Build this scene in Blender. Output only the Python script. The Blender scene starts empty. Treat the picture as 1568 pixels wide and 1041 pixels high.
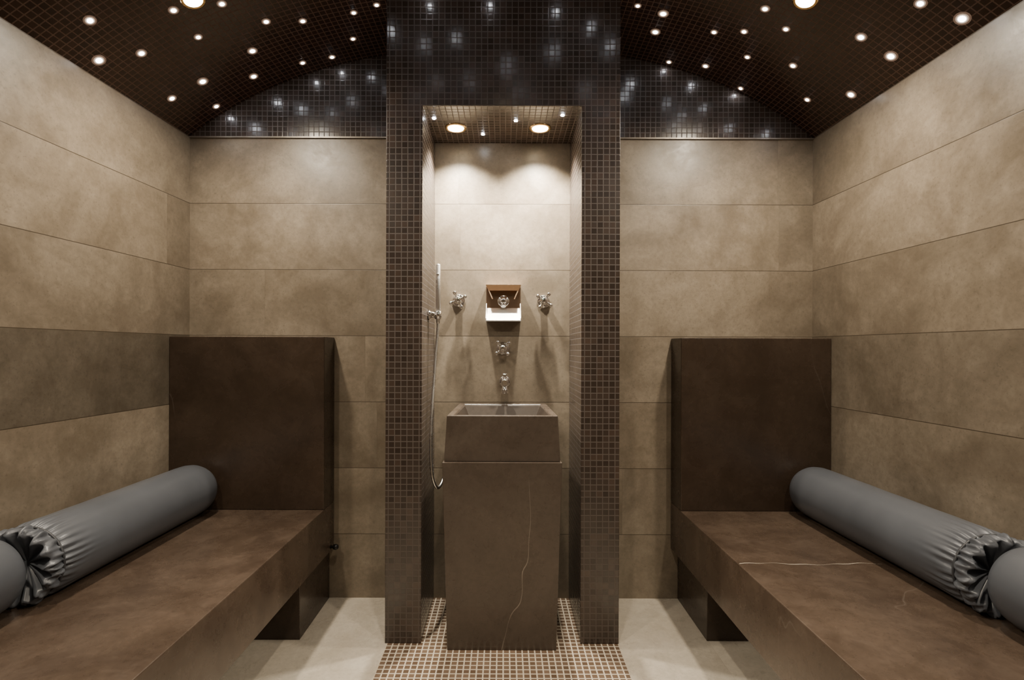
import bpy, bmesh, math, random
from mathutils import Vector, Matrix
random.seed(7)
scene = bpy.context.scene
COL = scene.collection

# ------------------------------------------------------------------ node helpers
class NT:
    def __init__(s, name):
        s.mat = bpy.data.materials.new(name); s.mat.use_nodes = True
        s.t = s.mat.node_tree; s.t.nodes.clear()
        s.out = s.t.nodes.new('ShaderNodeOutputMaterial')
        s.b = s.t.nodes.new('ShaderNodeBsdfPrincipled')
        s.t.links.new(s.b.outputs[0], s.out.inputs[0])
    def n(s, typ, **kw):
        nd = s.t.nodes.new(typ)
        for k, v in kw.items(): setattr(nd, k, v)
        return nd
    def put(s, sock, v):
        if isinstance(v, bpy.types.NodeSocket): s.t.links.new(v, sock)
        else:
            if isinstance(v, tuple) and len(v) == 3 and sock.type == 'RGBA': v = v + (1,)
            sock.default_value = v
    def m(s, op, a, b=0.0, c=0.0):
        nd = s.n('ShaderNodeMath', operation=op)
        s.put(nd.inputs[0], a); s.put(nd.inputs[1], b); s.put(nd.inputs[2], c)
        return nd.outputs[0]
    def vm(s, op, a, b=(0, 0, 0)):
        nd = s.n('ShaderNodeVectorMath', operation=op)
        s.put(nd.inputs[0], a)
        if op == 'SCALE': s.put(nd.inputs[3], b)
        else: s.put(nd.inputs[1], b)
        return nd.outputs[0]
    def mix(s, f, a, b, blend='MIX'):
        nd = s.n('ShaderNodeMix', data_type='RGBA', blend_type=blend)
        s.put(nd.inputs[0], f); s.put(nd.inputs[6], a); s.put(nd.inputs[7], b)
        return nd.outputs[2]
    def noise(s, vec, scale, detail=4, rough=.55, dist=0.0):
        nd = s.n('ShaderNodeTexNoise')
        s.put(nd.inputs['Vector'], vec); nd.inputs['Scale'].default_value = scale
        nd.inputs['Detail'].default_value = detail; nd.inputs['Roughness'].default_value = rough
        nd.inputs['Distortion'].default_value = dist
        return nd.outputs[0]
    def ramp(s, v, a, b, o0=0.0, o1=1.0):
        nd = s.n('ShaderNodeMapRange'); nd.clamp = True
        s.put(nd.inputs[0], v); s.put(nd.inputs[1], a); s.put(nd.inputs[2], b)
        s.put(nd.inputs[3], o0); s.put(nd.inputs[4], o1)
        return nd.outputs[0]
    def wn(s, x, y):
        c = s.n('ShaderNodeCombineXYZ'); s.put(c.inputs[0], x); s.put(c.inputs[1], y)
        w = s.n('ShaderNodeTexWhiteNoise', noise_dimensions='3D'); s.t.links.new(c.outputs[0], w.inputs[0])
        return w
    def uv(s):
        u = s.n('ShaderNodeUVMap'); u.uv_map = 'UVMap'
        x = s.n('ShaderNodeSeparateXYZ'); s.t.links.new(u.outputs[0], x.inputs[0])
        return x.outputs[0], x.outputs[1]
    def P(s, **kw):
        for k, v in kw.items():
            s.put(s.b.inputs[k.replace('_', ' ')], v)

def mosaic(name, c1, c2, grout, tile=.0235, joint=.09, rough=.12, tilt=.035, grough=.7, uoff=0.0, voff=0.0, c3=None):
    s = NT(name)
    u, v = s.uv()
    su = s.m('DIVIDE', s.m('SUBTRACT', u, uoff), tile); sv = s.m('DIVIDE', s.m('SUBTRACT', v, voff), tile)
    fu = s.m('FRACT', su); fv = s.m('FRACT', sv)
    iu = s.m('FLOOR', su); iv = s.m('FLOOR', sv)
    du = s.m('SUBTRACT', .5, s.m('ABSOLUTE', s.m('SUBTRACT', fu, .5)))
    dv = s.m('SUBTRACT', .5, s.m('ABSOLUTE', s.m('SUBTRACT', fv, .5)))
    d = s.m('MINIMUM', du, dv)
    mask = s.ramp(d, joint * .5, joint * .5 + .05)
    w = s.wn(iu, iv)
    tc = s.mix(w.outputs[0], c1, c2)
    if c3:
        w2 = s.wn(s.m('ADD', iu, 31.7), iv)
        tc = s.mix(s.ramp(w2.outputs[0], .72, .95, 0, .5), tc, c3)
    tcn = s.n('ShaderNodeTexCoord').outputs['Object']
    tc = s.mix(s.ramp(s.noise(tcn, 3.0), .35, .65, 0, .35), tc, tuple(x * .55 for x in c1))
    s.P(Base_Color=s.mix(mask, grout, tc), Roughness=s.ramp(mask, 0, 1, grough, rough))
    g = s.n('ShaderNodeNewGeometry').outputs['Normal']
    rv = s.vm('SCALE', s.vm('SUBTRACT', w.outputs[1], (.5, .5, .5)), tilt)
    nn = s.vm('NORMALIZE', s.vm('ADD', g, rv))
    bp = s.n('ShaderNodeBump'); bp.inputs['Strength'].default_value = .35; bp.inputs['Distance'].default_value = .0007
    s.put(bp.inputs['Height'], s.ramp(d, joint * .4, joint * .5 + .06)); s.put(bp.inputs['Normal'], nn)
    s.P(Normal=bp.outputs[0])
    s.b.inputs['IOR'].default_value = 1.55
    return s.mat

def stone(name, ca, cb, rough=.5, tiles=None, rowmul=(), joint=(.06, .045, .03), veins=0.0, patch=None, seed=0.0, jw=.0012, bump=.15, vjoint=.15, tvar=.10, pamt=.55):
    s = NT(name)
    co = s.vm('ADD', s.n('ShaderNodeTexCoord').outputs['Object'], (seed, seed * .7, seed * .3))
    if tiles:
        rh, ro, ln = tiles
        u, v = s.uv()
        r = s.m('DIVIDE', s.m('SUBTRACT', v, ro), rh)
        ri = s.m('FLOOR', r); rf = s.m('FRACT', r)
        rw = s.wn(ri, seed + 3.3)
        c = s.m('ADD', s.m('DIVIDE', u, ln), rw.outputs[0])
        ci = s.m('FLOOR', c); cf = s.m('FRACT', c)
        w = s.wn(ri, s.m('ADD', ci, seed))
        co = s.vm('ADD', co, s.vm('SCALE', w.outputs[1], 6.0))
    n1 = s.noise(co, 2.0, 6, .62, .8)
    n2 = s.noise(co, 9, 6, .68, .4)
    n3 = s.noise(co, 60, 3, .6)
    f = s.ramp(s.m('ADD', s.m('MULTIPLY', n1, .65), s.m('MULTIPLY', n2, .35)), .38, .62)
    colr = s.mix(f, ca, cb)
    if patch:
        n4 = s.noise(s.vm('ADD', co, (5, 3, 1)), 2.6, 7, .62, 1.2)
        colr = s.mix(s.ramp(n4, .50, .66, 0, pamt), colr, patch)
    n7 = s.noise(co, 130, 2, .5)
    colr = s.mix(s.ramp(n3, .3, .7, 0, .28), colr, tuple(x * .5 for x in ca))
    colr = s.mix(s.ramp(n7, .60, .72, 0, .3), colr, tuple(x * .45 for x in ca))
    if veins:
        n5 = s.noise(s.vm('MULTIPLY', co, (1, 1, .3)), 1.3, 4, .5, .35)
        vm_ = s.ramp(s.m('ABSOLUTE', s.m('SUBTRACT', n5, .5)), 0, .0014, 1, 0)
        n6 = s.noise(co, 2.2, 1)
        vm_ = s.m('MULTIPLY', vm_, s.ramp(n6, .5, .62, 0, veins))
        colr = s.mix(vm_, colr, (.36, .31, .26))
    hgt = s.m('MULTIPLY', n2, .4)
    hgt = s.m('ADD', hgt, s.m('MULTIPLY', n3, .3))
    if tiles:
        tone = s.ramp(w.outputs[0], 0, 1, 1 - tvar, 1 + tvar)
        for idx, mul in rowmul:
            isr = s.m('COMPARE', ri, float(idx), .1)
            tone = s.m('MULTIPLY', tone, s.ramp(isr, 0, 1, 1.0, mul))
        cc = s.n('ShaderNodeCombineColor')
        for i in range(3): s.put(cc.inputs[i], tone)
        colr = s.mix(1.0, colr, cc.outputs[0], 'MULTIPLY')
        dr = s.m('MULTIPLY', s.m('SUBTRACT', .5, s.m('ABSOLUTE', s.m('SUBTRACT', rf, .5))), rh)
        dc = s.m('MULTIPLY', s.m('SUBTRACT', .5, s.m('ABSOLUTE', s.m('SUBTRACT', cf, .5))), ln)
        jr = s.ramp(dr, jw * .6, jw * 1.5, 1, 0)
        jc = s.ramp(dc, jw * .6, jw * 1.5, vjoint, 0)
        jm = s.m('MAXIMUM', jr, jc)
        colr = s.mix(jm, colr, joint)
        hgt = s.m('SUBTRACT', hgt, s.m('MULTIPLY', jm, 2.0))
    bp = s.n('ShaderNodeBump'); bp.inputs['Strength'].default_value = bump; bp.inputs['Distance'].default_value = .004
    s.put(bp.inputs['Height'], hgt)
    s.P(Base_Color=colr, Roughness=s.ramp(n2, .3, .7, rough - .08, rough + .12), Normal=bp.outputs[0])
    return s.mat

def plain(name, col, rough=.5, metal=0.0, emis=None, est=0.0, nscale=30, nvar=.15):
    s = NT(name)
    co = s.n('ShaderNodeTexCoord').outputs['Object']
    n = s.noise(co, nscale, 3)
    c = s.mix(s.ramp(n, .3, .7, 0, nvar), col, tuple(x * .6 for x in col))
    s.P(Base_Color=c, Roughness=s.ramp(n, .3, .7, rough * .9, rough * 1.1), Metallic=metal)
    if emis:
        s.b.inputs['Emission Color'].default_value = emis + (1,)
        s.b.inputs['Emission Strength'].default_value = est
    return s.mat

# ------------------------------------------------------------------ materials
WA, WB, WP = (.178, .142, .100), (.325, .268, .198), (.155, .121, .085)
m_back = stone('stone_wall_back', WA, WB, .36, (.30, -.01, 1.45), seed=1.0, patch=WP)
m_left = stone('stone_wall_left', WA, WB, .36, (.30, -.01, 2.1), rowmul=((3, .50), (4, .88)), seed=2.0, patch=WP)
m_right = stone('stone_wall_right', WA, WB, .36, (.30, -.01, 2.1), rowmul=((3, .74), (2, .8), (1, .85)), seed=4.0, patch=WP)
m_floor = stone('stone_floor', (.50, .44, .35), (.64, .575, .475), .28, (.9, -.35, .9), joint=(.35, .3, .24), seed=5.0)
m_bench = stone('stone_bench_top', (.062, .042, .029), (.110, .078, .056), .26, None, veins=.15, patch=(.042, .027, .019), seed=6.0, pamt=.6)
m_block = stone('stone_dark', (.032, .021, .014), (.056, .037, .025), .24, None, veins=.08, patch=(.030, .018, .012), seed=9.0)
m_basin = stone('stone_basin', (.062, .046, .035), (.098, .075, .058), .28, None, veins=.8, seed=12.4, patch=(.052, .038, .029))
m_bowl_shade = stone('stone_basin_shaded', (.030, .022, .016), (.050, .038, .029), .62, None, seed=12.4, bump=.05)  # same basin stone, darkened to paint the shade inside the bowl
m_bowl_shade.node_tree.nodes['Principled BSDF'].inputs['Specular IOR Level'].default_value = .15
m_vault = mosaic('mosaic_vault', (.024, .011, .008), (.042, .020, .013), (.12, .068, .046), joint=.08, rough=.25, tilt=.012)
m_mos = mosaic('mosaic_brown', (.034, .024, .019), (.056, .041, .033), (.088, .069, .058), joint=.08, rough=.20, tilt=.013, uoff=.0035, c3=(.085, .056, .042))
m_mosf = mosaic('mosaic_floor', (.13, .085, .055), (.21, .145, .10), (.60, .52, .40), joint=.15, rough=.22, tilt=.03)
m_chrome = plain('chrome', (.87, .86, .84), .06, 1.0)
m_steel = plain('brushed_steel', (.86, .85, .82), .28, 1.0)
m_black = plain('black_rubber', (.015, .014, .013), .4)
m_star = plain('star_lens', (1, 1, 1), .3, 0, (.92, .95, 1.0), 120)
m_h1 = plain('star_halo_inner', (.5, .4, .35), .4, 0, (1.0, .88, .75), 1.8)  # emissive rings that imitate the soft glow around each star, fading outwards
m_h2 = plain('star_halo_mid', (.2, .12, .09), .4, 0, (1.0, .75, .55), .45)
m_h3 = plain('star_halo_outer', (.08, .045, .03), .4, 0, (1.0, .62, .42), .13)
m_lamp = plain('lamp_lens', (1, 1, 1), .3, 0, (1.0, .82, .55), 30)
m_ring = plain('lamp_ring', (.75, .52, .24), .25, 1.0)
m_trim = plain('trim_metal', (.30, .26, .21), .35, .6)
m_pale = plain('pale_grout', (.36, .31, .25), .6)
m_cord = plain('bolster_piping', (.045, .047, .052), .5)
s = NT('bolster_fabric')
co = s.n('ShaderNodeTexCoord').outputs['Object']
nb = s.noise(co, 5, 4); nf = s.noise(co, 400, 2)
s.P(Base_Color=s.mix(s.ramp(nb, .3, .7), (.084, .091, .104), (.106, .113, .128)), Roughness=.36)
bp = s.n('ShaderNodeBump'); bp.inputs['Strength'].default_value = .08; bp.inputs['Distance'].default_value = .01
s.put(bp.inputs['Height'], s.m('ADD', nb, s.m('MULTIPLY', nf, .05))); s.P(Normal=bp.outputs[0])
m_bol = s.mat

# ------------------------------------------------------------------ mesh helpers
def finish(name, bm, mats, parent=None, smooth=False, bevel=0, uv=True, segs=2):
    me = bpy.data.meshes.new(name)
    bm.normal_update()
    if uv:
        ul = bm.loops.layers.uv.get('UVMap') or bm.loops.layers.uv.new('UVMap')
        for f in bm.faces:
            n = f.normal; a = [abs(n.x), abs(n.y), abs(n.z)]; k = a.index(max(a))
            for l in f.loops:
                c = l.vert.co
                l[ul].uv = (c.y, c.z) if k == 0 else ((c.x, c.z) if k == 1 else (c.x, c.y))
    bm.to_mesh(me); bm.free()
    if not isinstance(mats, (list, tuple)): mats = [mats]
    for m in mats: me.materials.append(m)
    ob = bpy.data.objects.new(name, me); COL.objects.link(ob)
    if smooth:
        for p in me.polygons: p.use_smooth = True
    if bevel:
        md = ob.modifiers.new('bevel', 'BEVEL'); md.width = bevel; md.segments = segs; md.limit_method = 'ANGLE'
        md.angle_limit = math.radians(40)
    if parent: ob.parent = parent
    return ob

def hexa(bm, v8, mi=0):
    v = [bm.verts.new(p) for p in v8]
    fs = []
    for idx in ((3, 2, 1, 0), (4, 5, 6, 7), (0, 1, 5, 4), (1, 2, 6, 5), (2, 3, 7, 6), (3, 0, 4, 7)):
        f = bm.faces.new([v[i] for i in idx]); f.material_index = mi; fs.append(f)
    bmesh.ops.recalc_face_normals(bm, faces=fs)
    return fs
def box(bm, x0, x1, y0, y1, z0, z1, mi=0):
    return hexa(bm, [(x0, y0, z0), (x1, y0, z0), (x1, y1, z0), (x0, y1, z0), (x0, y0, z1), (x1, y0, z1), (x1, y1, z1), (x0, y1, z1)], mi)
def frame(axis):
    a = Vector(axis).normalized()
    t = Vector((0, 0, 1)) if abs(a.z) < .9 else Vector((1, 0, 0))
    u = t.cross(a).normalized(); w = a.cross(u)
    return a, u, w
def lathe(bm, org, axis, prof, seg=32, mi=0, caps=True):
    a, u, w = frame(axis); o = Vector(org); rings = []
    for d, r in prof:
        rings.append([bm.verts.new(o + a * d + (u * math.cos(2 * math.pi * i / seg) + w * math.sin(2 * math.pi * i / seg)) * r) for i in range(seg)])
    for p, q in zip(rings, rings[1:]):
        for i in range(seg):
            f = bm.faces.new((p[i], p[(i + 1) % seg], q[(i + 1) % seg], q[i])); f.material_index = mi; f.smooth = True
    if caps:
        f = bm.faces.new(list(reversed(rings[0]))); f.material_index = mi
        f = bm.faces.new(rings[-1]); f.material_index = mi
def empty(name, loc=(0, 0, 0)):
    e = bpy.data.objects.new(name, None); COL.objects.link(e); e.empty_display_size = .1
    return e
def tube(name, pts, r, mat, parent=None):
    cu = bpy.data.curves.new(name, 'CURVE'); cu.dimensions = '3D'; cu.bevel_depth = r; cu.bevel_resolution = 4; cu.use_fill_caps = True
    sp = cu.splines.new('NURBS'); sp.points.add(len(pts) - 1); sp.order_u = 4; sp.use_endpoint_u = True
    for i, p in enumerate(pts): sp.points[i].co = (*p, 1)
    cu.resolution_u = 10
    ob = bpy.data.objects.new(name, cu); COL.objects.link(ob); cu.materials.append(mat)
    if parent: ob.parent = parent
    return ob

# ------------------------------------------------------------------ room dimensions
YB, YF = 2.30, -1.30
SPR = 2.092
def xl(y): return -1.43 - .046 * (YB - y)
def xr(y): return 1.40 + .022 * (YB - y)
def vz(t): return -.178 + math.sqrt(7.198 - (1.43 * t) ** 2) + .10 * t * t * (1 - t * t)
def vault_pt(x, y):
    c = (xl(y) + xr(y)) / 2; h = (xr(y) - xl(y)) / 2
    return vz(max(-1, min(1, (x - c) / h)))
def vault_normal(x, y):
    e = .01
    dz = (vault_pt(x + e, y) - vault_pt(x - e, y)) / (2 * e)
    return Vector((dz, 0, -1)).normalized()

# floor (stone both sides + mosaic strip)
MX0, MX1 = -.4465, .4395
bm = bmesh.new()
box(bm, -1.75, MX0, YF - .1, YB + .1, -.1, 0); box(bm, MX0, MX1, YF - .1, YB + .1, -.1, 0, 1); box(bm, MX1, 1.65, YF - .1, YB + .1, -.1, 0)
finish('floor', bm, [m_floor, m_mosf])
# back wall: stone to the springing line, mosaic lunette above
bm = bmesh.new()
box(bm, -1.55, 1.52, YB, YB + .1, 0, SPR)
N = 64
xs = [xl(YB) + (xr(YB) - xl(YB)) * i / N for i in range(N + 1)]
fr = [bm.verts.new((x, YB - .004, vault_pt(x, YB) + .03)) for x in xs]
lo = [bm.verts.new((x, YB - .004, SPR - .003)) for x in xs]
bk = [bm.verts.new((x, YB + .1, SPR - .003)) for x in xs]
for i in range(N):
    f = bm.faces.new((lo[i], lo[i + 1], fr[i + 1], fr[i])); f.material_index = 1
    f = bm.faces.new((bk[i], bk[i + 1], lo[i + 1], lo[i])); f.material_index = 1
finish('wall_back', bm, [m_back, m_mos])
# side walls
for nm, fx, sg, mt in (('wall_left', xl, -1, m_left), ('wall_right', xr, 1, m_right)):
    bm = bmesh.new()
    a, b = fx(YF), fx(YB + .02); o = .1 * sg
    hexa(bm, [(a, YF, 0), (a + o, YF, 0), (b + o, YB + .02, 0), (b, YB + .02, 0), (a, YF, SPR), (a + o, YF, SPR), (b + o, YB + .02, SPR), (b, YB + .02, SPR)])
    finish(nm, bm, mt)
# front wall behind the camera
bm = bmesh.new()
box(bm, -1.75, 1.65, YF - .1, YF, 0, SPR)
finish('wall_front', bm, m_back)
bm = bmesh.new(); NX = 40
lo = [bm.verts.new((xl(YF) + (xr(YF) - xl(YF)) * i / NX, YF - .004, SPR)) for i in range(NX + 1)]
hi = [bm.verts.new((v.co.x, YF - .004, vault_pt(v.co.x, YF) + .03)) for v in lo]
for i in range(NX): bm.faces.new((lo[i + 1], lo[i], hi[i], hi[i + 1]))
finish('wall_front_lunette', bm, m_mos)
# vaulted ceiling
bm = bmesh.new(); ul = bm.loops.layers.uv.new('UVMap')
NY, NX = 6, 96; grid = []; arc = []
for j in range(NY + 1):
    y = YF + (YB - YF) * j / NY; row = []; L = 0; prev = None; ar = []
    for i in range(NX + 1):
        t = -1 + 2 * i / NX
        x = (xl(y) + xr(y)) / 2 + t * (xr(y) - xl(y)) / 2
        p = Vector((x, y, vz(t)))
        if prev: L += (p - prev).length
        prev = p; row.append(bm.verts.new(p)); ar.append(L)
    grid.append(row); arc.append([a - L / 2 for a in ar])
for j in range(NY):
    for i in range(NX):
        f = bm.faces.new((grid[j][i], grid[j + 1][i], grid[j + 1][i + 1], grid[j][i + 1])); f.smooth = True
        for l, (jj, ii) in zip(f.loops, ((j, i), (j + 1, i), (j + 1, i + 1), (j, i + 1))):
            l[ul].uv = (arc[jj][ii], grid[jj][ii].co.y)
ob = finish('ceiling', bm, m_vault, uv=False)
# ------------------------------------------------------------------ mosaic portal
PX0, PX1, IX0, IX1, PY, SZ = -.455, .4435, -.316, .296, 1.943, 2.066
bm = bmesh.new()
pts = [(PX0, 0), (IX0, 0), (IX0, SZ), (IX1, SZ), (IX1, 0), (PX1, 0)]
for i in range(13):
    x = PX1 + (PX0 - PX1) * i / 12
    pts.append((x, vault_pt(x, 2.1) + .004))
a = [bm.verts.new((x, PY, z)) for x, z in pts]; b = [bm.verts.new((x, YB, z)) for x, z in pts]
n = len(pts)
f = bm.faces.new(a); bm.faces.new(list(reversed(b)))
for i in range(n): bm.faces.new((a[i], b[i], b[(i + 1) % n], a[(i + 1) % n]))
bmesh.ops.recalc_face_normals(bm, faces=bm.faces[:])
finish('mosaic_portal', bm, m_mos, bevel=.002)
# thin metal trims where mosaic meets stone
bm = bmesh.new()
box(bm, xl(YB), PX0, YB - .009, YB + .001, SPR - .006, SPR)
box(bm, PX1, xr(YB), YB - .009, YB + .001, SPR - .006, SPR)
finish('trim_1', bm, m_trim)

# ------------------------------------------------------------------ benches
def bench(nm, fx, sg, xe, xs_, ys, vein):
    e = empty(nm)
    g = sg * .002
    bm = bmesh.new()
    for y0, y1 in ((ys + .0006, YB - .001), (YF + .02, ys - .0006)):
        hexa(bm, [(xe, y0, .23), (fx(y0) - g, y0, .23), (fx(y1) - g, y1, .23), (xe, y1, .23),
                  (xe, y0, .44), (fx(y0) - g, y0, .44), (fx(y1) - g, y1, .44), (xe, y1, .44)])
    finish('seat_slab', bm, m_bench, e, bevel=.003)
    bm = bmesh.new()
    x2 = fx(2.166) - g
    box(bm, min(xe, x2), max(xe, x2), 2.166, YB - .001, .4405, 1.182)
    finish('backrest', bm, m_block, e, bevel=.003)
    bm = bmesh.new()
    xo = fx(2.2) - sg * .004
    box(bm, min(xs_, xo), max(xs_, xo), 1.964, YB - .001, 0, .2295)
    xo2 = fx(-.5) - sg * .02
    box(bm, min(xs_, xo2), max(xs_, xo2), -.75, -.40, 0, .2295)
    finish('support_block', bm, m_block, e, bevel=.002)
    if vein:
        bm = bmesh.new(); yv = 1.635
        k = 26; top = []
        for i in range(k + 1):
            t = i / k; xx = xe + .004 + .46 * t
            yy = yv + .006 * math.sin(t * 9) + .003 * math.sin(t * 31); w_ = .0014 + .0009 * math.sin(t * 17 + 1)
            top.append((bm.verts.new((xx, yy - w_, .4404)), bm.verts.new((xx, yy + w_, .4404))))
        for p, q in zip(top, top[1:]): bm.faces.new((p[0], q[0], q[1], p[1]))
        finish('mineral_vein', bm, m_pale, e)
    return e
b1 = bench('stone_bench', xl, -1, -.77, -.79, .62, False)
b2 = bench('stone_bench', xr, 1, .758, .79, .62, True)

# ------------------------------------------------------------------ bolsters
def bolster(y_near, y_far, x, z, R):
    e = empty('bolster_cushion')
    bm = bmesh.new(); SEG = 192
    L = y_far - y_near
    prof = [(.040, .08, .0), (.034, .25, .03), (.024, .50, .07), (.013, .72, .10), (.005, .84, .11), (.002, .90, .10), (.004, .93, .05),
            (.009, .955, .10), (.016, .985, .14), (.026, .985, .14), (.036, .95, .11), (.044, .915, .07), (.049, .905, .06),
            (.055, .925, .08), (.066, .965, .08), (.080, .99, .055), (.098, 1.0, .03), (.12, 1.0, .012), (.15, 1.0, 0)]
    k = 10
    for i in range(1, k): prof.append((.15 + (L - .28) * i / k, 1.0 + .004 * math.sin(i * 2.1), 0))
    prof += [(L - .10, 1.0, 0), (L - .06, .99, 0), (L - .035, .95, 0), (L - .018, .88, 0), (L - .007, .76, 0), (L - .001, .55, 0), (L, .3, 0), (L + .0005, .06, 0)]
    ph = random.random() * 6
    rings = []
    for d, rf, am in prof:
        ring = []
        for i in range(SEG):
            a = 2 * math.pi * i / SEG
            pl = abs(math.sin(a * 15 + ph + 1.1 * math.sin(a * 3) + d * 10)) ** 1.4 * .7 + .3 * math.sin(a * 37 + 1.7 * ph + 1.6 * math.sin(a * 5))
            r = R * (rf + am * (pl - .45))
            dd = d + am * .16 * math.sin(a * 15 + ph * 2) * .6
            zz = max(r * math.sin(a), -R * .975)
            ring.append(bm.verts.new((x + r * math.cos(a), y_near + dd, z + zz)))
        rings.append(ring)
    for p, q in zip(rings, rings[1:]):
        for i in range(SEG): bm.faces.new((p[i], q[i], q[(i + 1) % SEG], p[(i + 1) % SEG]))
    bm.faces.new(rings[0]); bm.faces.new(list(reversed(rings[-1])))
    bmesh.ops.recalc_face_normals(bm, faces=bm.faces[:])
    finish('cover', bm, m_bol, e, smooth=True)
    bm = bmesh.new(); rr = R * .915; rings = []
    for i in range(96):
        a = 2 * math.pi * i / 96; ring = []
        for j in range(8):
            b = 2 * math.pi * j / 8; rad = rr + .0035 * math.cos(b)
            ring.append(bm.verts.new((x + rad * math.cos(a), y_near + .049 + .0035 * math.sin(b), z + max(rad * math.sin(a), -R * .97))))
        rings.append(ring)
    for i in range(96):
        p, q = rings[i], rings[(i + 1) % 96]
        for j in range(8): bm.faces.new((p[j], q[j], q[(j + 1) % 8], p[(j + 1) % 8]))
    bmesh.ops.recalc_face_normals(bm, faces=bm.faces[:])
    finish('cord', bm, m_cord, e, smooth=True)
R = .105
for x, yn in ((-1.298, 1.336), (1.295, 1.300)):
    zc = .441 + R * .975
    for (a, b) in ((yn, 2.150), (yn - .84, yn - .008), (yn - 1.68, yn - .85)):
        xx = x - (.046 * (2.15 - b) if x < 0 else -.022 * (2.15 - b)) * .8
        bolster(a, b, xx, zc, R)

# ------------------------------------------------------------------ pedestal basin
bx = -.006
e = empty('pedestal_basin')
bm = bmesh.new()
hexa(bm, [(bx - .205, 1.90, 0), (bx + .205, 1.90, 0), (bx + .205, YB - .002, 0), (bx - .205, YB - .002, 0),
          (bx - .221, 1.860, .714), (bx + .221, 1.860, .714), (bx + .205, YB - .002, .714), (bx - .205, YB - .002, .714)])
finish('pedestal', bm, m_basin, e, bevel=.0022)
bm = bmesh.new()
def ring4(hw, y0, y1, z, hwb=None):
    hwb = hwb or hw
    return [bm.verts.new(p) for p in ((bx - hw, y0, z), (bx + hw, y0, z), (bx + hwb, y1, z), (bx - hwb, y1, z))]
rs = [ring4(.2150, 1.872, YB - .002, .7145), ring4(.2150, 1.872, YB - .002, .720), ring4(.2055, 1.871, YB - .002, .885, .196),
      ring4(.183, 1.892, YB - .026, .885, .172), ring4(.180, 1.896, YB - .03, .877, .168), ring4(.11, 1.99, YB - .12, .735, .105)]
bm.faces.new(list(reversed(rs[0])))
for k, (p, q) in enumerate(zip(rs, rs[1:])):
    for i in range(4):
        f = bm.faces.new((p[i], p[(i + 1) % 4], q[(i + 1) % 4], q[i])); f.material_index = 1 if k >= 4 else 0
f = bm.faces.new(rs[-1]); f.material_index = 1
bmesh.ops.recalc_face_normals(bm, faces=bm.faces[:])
finish('basin', bm, [m_basin, m_bowl_shade], e, bevel=.003)
bm = bmesh.new()
lathe(bm, (bx, 2.08, .7355), (0, 0, 1), [(0, .024), (.003, .024), (.0045, .018), (.002, .008)], 24)
finish('drain', bm, m_chrome, e)

# ------------------------------------------------------------------ taps
def cross_valve(x, z, rot=0.0, sc=1.0, out=.055):
    bm = bmesh.new(); y = YB
    lathe(bm, (x, y - .0005, z), (0, -1, 0), [(0, .026 * sc), (.004, .026 * sc), (.008, .021 * sc), (.010, .013 * sc), (out * .6, .011 * sc), (out * .62, .015 * sc), (out * .8, .015 * sc), (out * .85, .011 * sc), (out, .011 * sc)], 28)
    for k in range(4):
        a = rot + k * math.pi / 2
        d = Vector((math.cos(a), 0, math.sin(a)))
        lathe(bm, Vector((x, y - out + .006, z)) + d * .004, d, [(0, .0055 * sc), (.020 * sc, .0045 * sc), (.022 * sc, .0075 * sc), (.031 * sc, .0078 * sc), (.0335 * sc, .005 * sc)], 16)
    lathe(bm, (x, y - out + .001, z), (0, -1, 0), [(0, .013 * sc), (.006, .013 * sc), (.010, .009 * sc), (.0115, .003 * sc)], 24)
    return finish('cross_handle_valve', bm, m_chrome, uv=False)
cross_valve(-.206, 1.350, math.radians(25), 1.15)
cross_valve(.178, 1.347, math.radians(55), 1.15)
cross_valve(-.006, 1.136, math.radians(40), 1.15)
# wall spout
bm = bmesh.new(); x, z = .003, .985
lathe(bm, (x, YB - .0005, z), (0, -1, 0), [(0, .027), (.005, .027), (.010, .021), (.012, .013), (.05, .0125), (.052, .016), (.088, .016), (.094, .011)], 28)
lathe(bm, (x, YB - .074, z + .004), (0, 0, -1), [(0, .0125), (.030, .012), (.032, .0145), (.052, .0145), (.054, .010)], 24)
lathe(bm, (x, YB - .066, z + .012), (0, 0, 1), [(0, .008), (.016, .007), (.018, .012), (.026, .012), (.028, .006)], 20)
finish('wall_spout_tap', bm, m_chrome, uv=False)
# steam outlet with flared copper hood and bright steel fragrance tray
e = empty('steam_outlet')
bm = bmesh.new(); xc = -.004
zb, zt = 1.258, 1.418; hw = .078
yw = YB - .001
hexa(bm, [(xc - hw, yw - .070, zb - .004), (xc + hw, yw - .070, zb - .004), (xc + hw, yw - .004, zb + .052), (xc - hw, yw - .004, zb + .052),
          (xc - hw, yw - .070, zb + .002), (xc + hw, yw - .070, zb + .002), (xc + hw, yw - .004, zb + .060), (xc - hw, yw - .004, zb + .060)])
for sgn in (-1, 1):
    x0 = xc + sgn * hw; x1 = x0 - sgn * .003
    hexa(bm, [(x0, yw - .070, zb), (x1, yw - .070, zb), (x1, yw, zb), (x0, yw, zb), (x0, yw - .070, zb + .010), (x1, yw - .070, zb + .010), (x1, yw, zb + .085), (x0, yw, zb + .085)])
finish('tray', bm, plain('satin_steel', (.95, .93, .89), .42, .9), e, bevel=.001)
bm = bmesh.new()
box(bm, xc - hw, xc + hw, yw - .004, yw, zb, zt)
finish('back_plate', bm, plain('shaded_bronze', (.42, .28, .19), .3, 1.0), e, bevel=.001)
m_cop = plain('copper_tint', (.85, .60, .42), .22, 1.0)
bm = bmesh.new()
hexa(bm, [(xc - hw, yw - .055, zt - .004), (xc + hw, yw - .055, zt - .004), (xc + hw, yw, zt - .004), (xc - hw, yw, zt - .004),
          (xc - hw, yw - .055, zt), (xc + hw, yw - .055, zt), (xc + hw, yw, zt), (xc - hw, yw, zt)])
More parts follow.
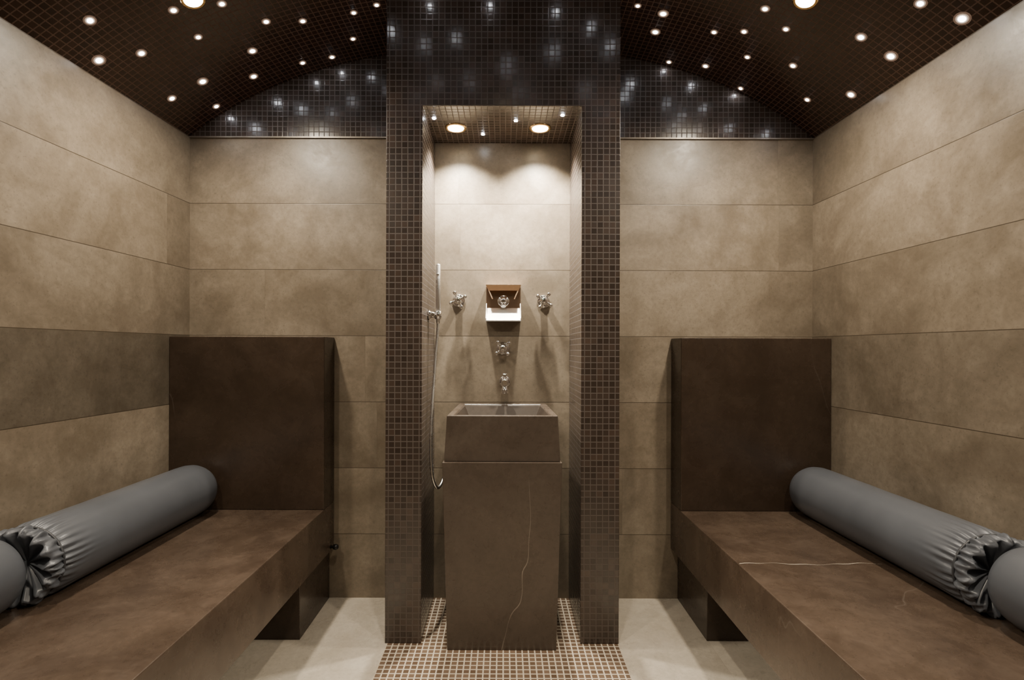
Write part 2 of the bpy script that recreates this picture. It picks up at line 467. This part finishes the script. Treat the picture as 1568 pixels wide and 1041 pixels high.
for sgn in (-1, 1):
    a0 = xc + sgn * hw; a1 = xc + sgn * (hw - .026)
    hexa(bm, [(a1, yw - .006, zt - .060), (a1 - sgn * .006, yw - .006, zt - .060), (a1 - sgn * .006, yw - .002, zt - .060), (a1, yw - .002, zt - .060),
              (a0, yw - .055, zt - .002), (a0 - sgn * .006, yw - .055, zt - .002), (a0 - sgn * .006, yw - .002, zt - .002), (a0, yw - .002, zt - .002)])
hexa(bm, [(xc - hw + .012, yw - .046, zt - .026), (xc + hw - .012, yw - .046, zt - .026), (xc + hw - .012, yw - .043, zt - .026), (xc - hw + .012, yw - .043, zt - .026),
          (xc - hw, yw - .055, zt), (xc + hw, yw - .055, zt), (xc + hw, yw - .052, zt), (xc - hw, yw - .052, zt)])
finish('hood', bm, m_cop, e, bevel=.0008)
bm = bmesh.new()
lathe(bm, (xc, yw - .004, zb + .090), (0, -1, 0), [(0, .026), (.022, .026), (.024, .022), (.024, .013), (.036, .013), (.038, .006)], 28)
lathe(bm, (xc, yw - .02, zb + .080), (0, -.7, -.7), [(0, .012), (.020, .012), (.022, .009)], 20)
finish('outlet_nozzle', bm, m_chrome, e, uv=False)

# ------------------------------------------------------------------ hand shower
e = empty('hand_shower')
sx, sy = -.276, 2.11
bm = bmesh.new()
lathe(bm, (sx, sy, 1.235), (0, 0, 1), [(0, .006), (.01, .0085), (.06, .0085), (.066, .0105), (.245, .0105), (.25, .008)], 24)
lathe(bm, (sx, sy - .009, 1.44), (0, -1, 0), [(0, .006), (.004, .006), (.005, .004)], 12)
finish('handset', bm, m_steel, e, uv=False)
bm = bmesh.new()
lathe(bm, (IX0 + .001, sy, 1.272), (1, 0, 0), [(0, .022), (.005, .022), (.009, .016), (.026, .014)], 24)
lathe(bm, (sx, sy, 1.255), (0, 0, 1), [(0, .014), (.034, .0155)], 24)
lathe(bm, (IX0 + .018, sy - .008, 1.272), (.15, -1, 0), [(0, .011), (.026, .011), (.03, .007)], 20)
finish('bracket', bm, m_chrome, e, uv=False)
tube('hose', [(sx, sy, 1.24), (sx, sy, 1.20), (sx - .008, sy - .01, 1.12), (-.288, 2.085, 1.0), (-.294, 2.05, .86), (-.294, 2.03, .72), (-.288, 2.02, .62), (-.272, 2.03, .575), (-.262, 2.05, .565), (-.245, 2.10, .60), (-.235, 2.20, .68), (-.235, 2.29, .70)], .0065, m_steel, e)

# small knob on the left bench front
bm = bmesh.new()
lathe(bm, (-.7695, 2.25, .25), (1, 0, 0), [(0, .007), (.012, .005), (.014, .011), (.026, .013), (.034, .009), (.036, .003)], 20)
finish('bench_knob', bm, m_black, uv=False)

# ------------------------------------------------------------------ star lights
CX, CY, F = 772.0, 535.0, 775.0
stars_px = [(136,33),(264,17),(338,7),(150,94),(215,83),(302,58),(262,152),(309,126),(406,34),(462,33),(385,79),(387,118),(330,164),
 (462,97),(507,88),(539,60),(540,20),(575,8),(1014,20),(1002,48),(1023,94),(1079,100),(1092,48),(1138,47),(1143,86),(1202,43),(1213,99),
 (1235,151),(1133,134),(1302,143),(1317,55),(1363,84),(1408,3),(1472,26),(975,8),(1170,12)]
BIG = {0, 3, 4, 6, 7, 10, 11, 30, 31, 32, 33, 29, 18, 19}
def hit(px, py):
    dx, dz = (px - CX) / F, (CY - py) / F
    lo, hi = .2, 2.28
    for _ in range(50):
        m = (lo + hi) / 2
        if 1.13 + dz * m > vault_pt(dx * m, m): hi = m
        else: lo = m
    return dx * lo, lo
S = [hit(*p) for p in stars_px]
# stars on the crown of the vault just in front of the portal
S += [(-.48, 1.75), (-.36, 1.63), (-.215, 1.66), (-.345, 1.31), (-.06, 1.865), (.205, 1.84), (.36, 1.765), (.465, 1.65), (.01, 1.435), (-.18, 1.29)]
for _ in range(900):
    x = random.uniform(-1.4, 1.38); y = random.uniform(YF + .1, 1.9)
    py = CY - F * (vault_pt(x, y) - 1.13) / max(y, .05)
    px = CX + F * x / max(y, .05)
    if y > 0 and -6 < py and 0 < px < 1568: continue
    if all((x - a) ** 2 + (y - b) ** 2 > .22 ** 2 for a, b in S): S.append((x, y))
bm = bmesh.new()
for k, (x, y) in enumerate(S):
    n = vault_normal(x, y); p = Vector((x, y, vault_pt(x, y))) - n * .0015
    r = random.uniform(.0062, .0078) * (1.3 if k in BIG else 1)
    lathe(bm, p, n, [(0, r), (.0034, r), (.0044, r * .6)], 10)
    lathe(bm, p, n, [(0, r * 1.35), (.0030, r * 1.35), (.0032, r * 1.25)], 16, mi=1)  # halo rings: glow built around the lens, no part of the fitting
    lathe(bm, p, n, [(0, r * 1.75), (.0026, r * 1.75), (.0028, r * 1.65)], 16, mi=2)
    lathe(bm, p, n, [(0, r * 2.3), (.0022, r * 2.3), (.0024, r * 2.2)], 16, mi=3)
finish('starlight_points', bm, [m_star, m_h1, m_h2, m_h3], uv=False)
bm = bmesh.new()
for (x, y) in ((-.287, 2.05), (-.095, 2.20), (.045, 2.07), (.23, 2.02)):
    lathe(bm, (x, y, SZ - .0005), (0, 0, -1), [(0, .007), (.002, .007), (.0032, .004)], 10)
finish('starlight_points', bm, m_star, uv=False)

# ------------------------------------------------------------------ downlights
def downlight(x, y, z, n, power, r=.03, ang=150, aim=None, soft=.03, col=(1, .87, .69)):
    e = empty('ceiling_downlight')
    bm = bmesh.new(); p = Vector((x, y, z))
    lathe(bm, p - n * .002, n, [(0, r * 1.35), (.004, r * 1.35), (.007, r * 1.2), (.006, r * 1.02), (.003, r)], 36)
    finish('bezel', bm, m_ring, e, uv=False)
    bm = bmesh.new()
    lathe(bm, p, n, [(0, r * .98), (.004, r * .98), (.006, r * .7), (.007, r * .2)], 24)
    finish('lens', bm, m_lamp, e, uv=False)
    L = bpy.data.lights.new('downlight_lamp', 'SPOT'); L.energy = power; L.color = col
    L.spot_size = math.radians(ang); L.spot_blend = 1.0; L.shadow_soft_size = soft
    o = bpy.data.objects.new('lamp', L); COL.objects.link(o); o.location = p + n * (.01 + soft)
    d = aim if aim else n
    o.rotation_euler = Vector(d).to_track_quat('-Z', 'Y').to_euler(); o.parent = e
D = Vector((0, 0, -1))
for (x, y, pw, an) in ((-1.065, 1.726, 78, 165), (1.02, 1.72, 78, 165), (-1.05, .55, 68, 160), (1.02, .55, 68, 160), (-1.05, -.6, 8, 150), (1.02, -.6, 8, 150), (0, .9, 62, 130)):  # rear pair and centre lamp are out of view, added as fill light
    n = vault_normal(x, y)
    downlight(x, y, vault_pt(x, y), n, pw, ang=an, aim=(n * .5 + D), soft=.04)
for x in (-.207, .149):
    downlight(x, 2.138, SZ, D, 120, r=.034, ang=118, soft=.02, col=(1, .91, .76), aim=Vector((0, .15, -1)))

# ------------------------------------------------------------------ world + camera
w = bpy.data.worlds.new('World'); scene.world = w; w.use_nodes = True
w.node_tree.nodes['Background'].inputs[0].default_value = (.05, .045, .04, 1)
w.node_tree.nodes['Background'].inputs[1].default_value = .3
cam = bpy.data.cameras.new('camera'); co = bpy.data.objects.new('camera', cam); COL.objects.link(co)
cam.sensor_width = 36; cam.lens = 36 * 775 / 1568
cam.shift_x = 12 / 1568; cam.shift_y = 14.5 / 1568; cam.clip_start = .02
co.matrix_world = Matrix.Translation((0, 0, 1.13)) @ Matrix.Rotation(math.pi / 2, 4, 'X') @ Matrix.Rotation(.0031, 4, 'Z')
scene.camera = co
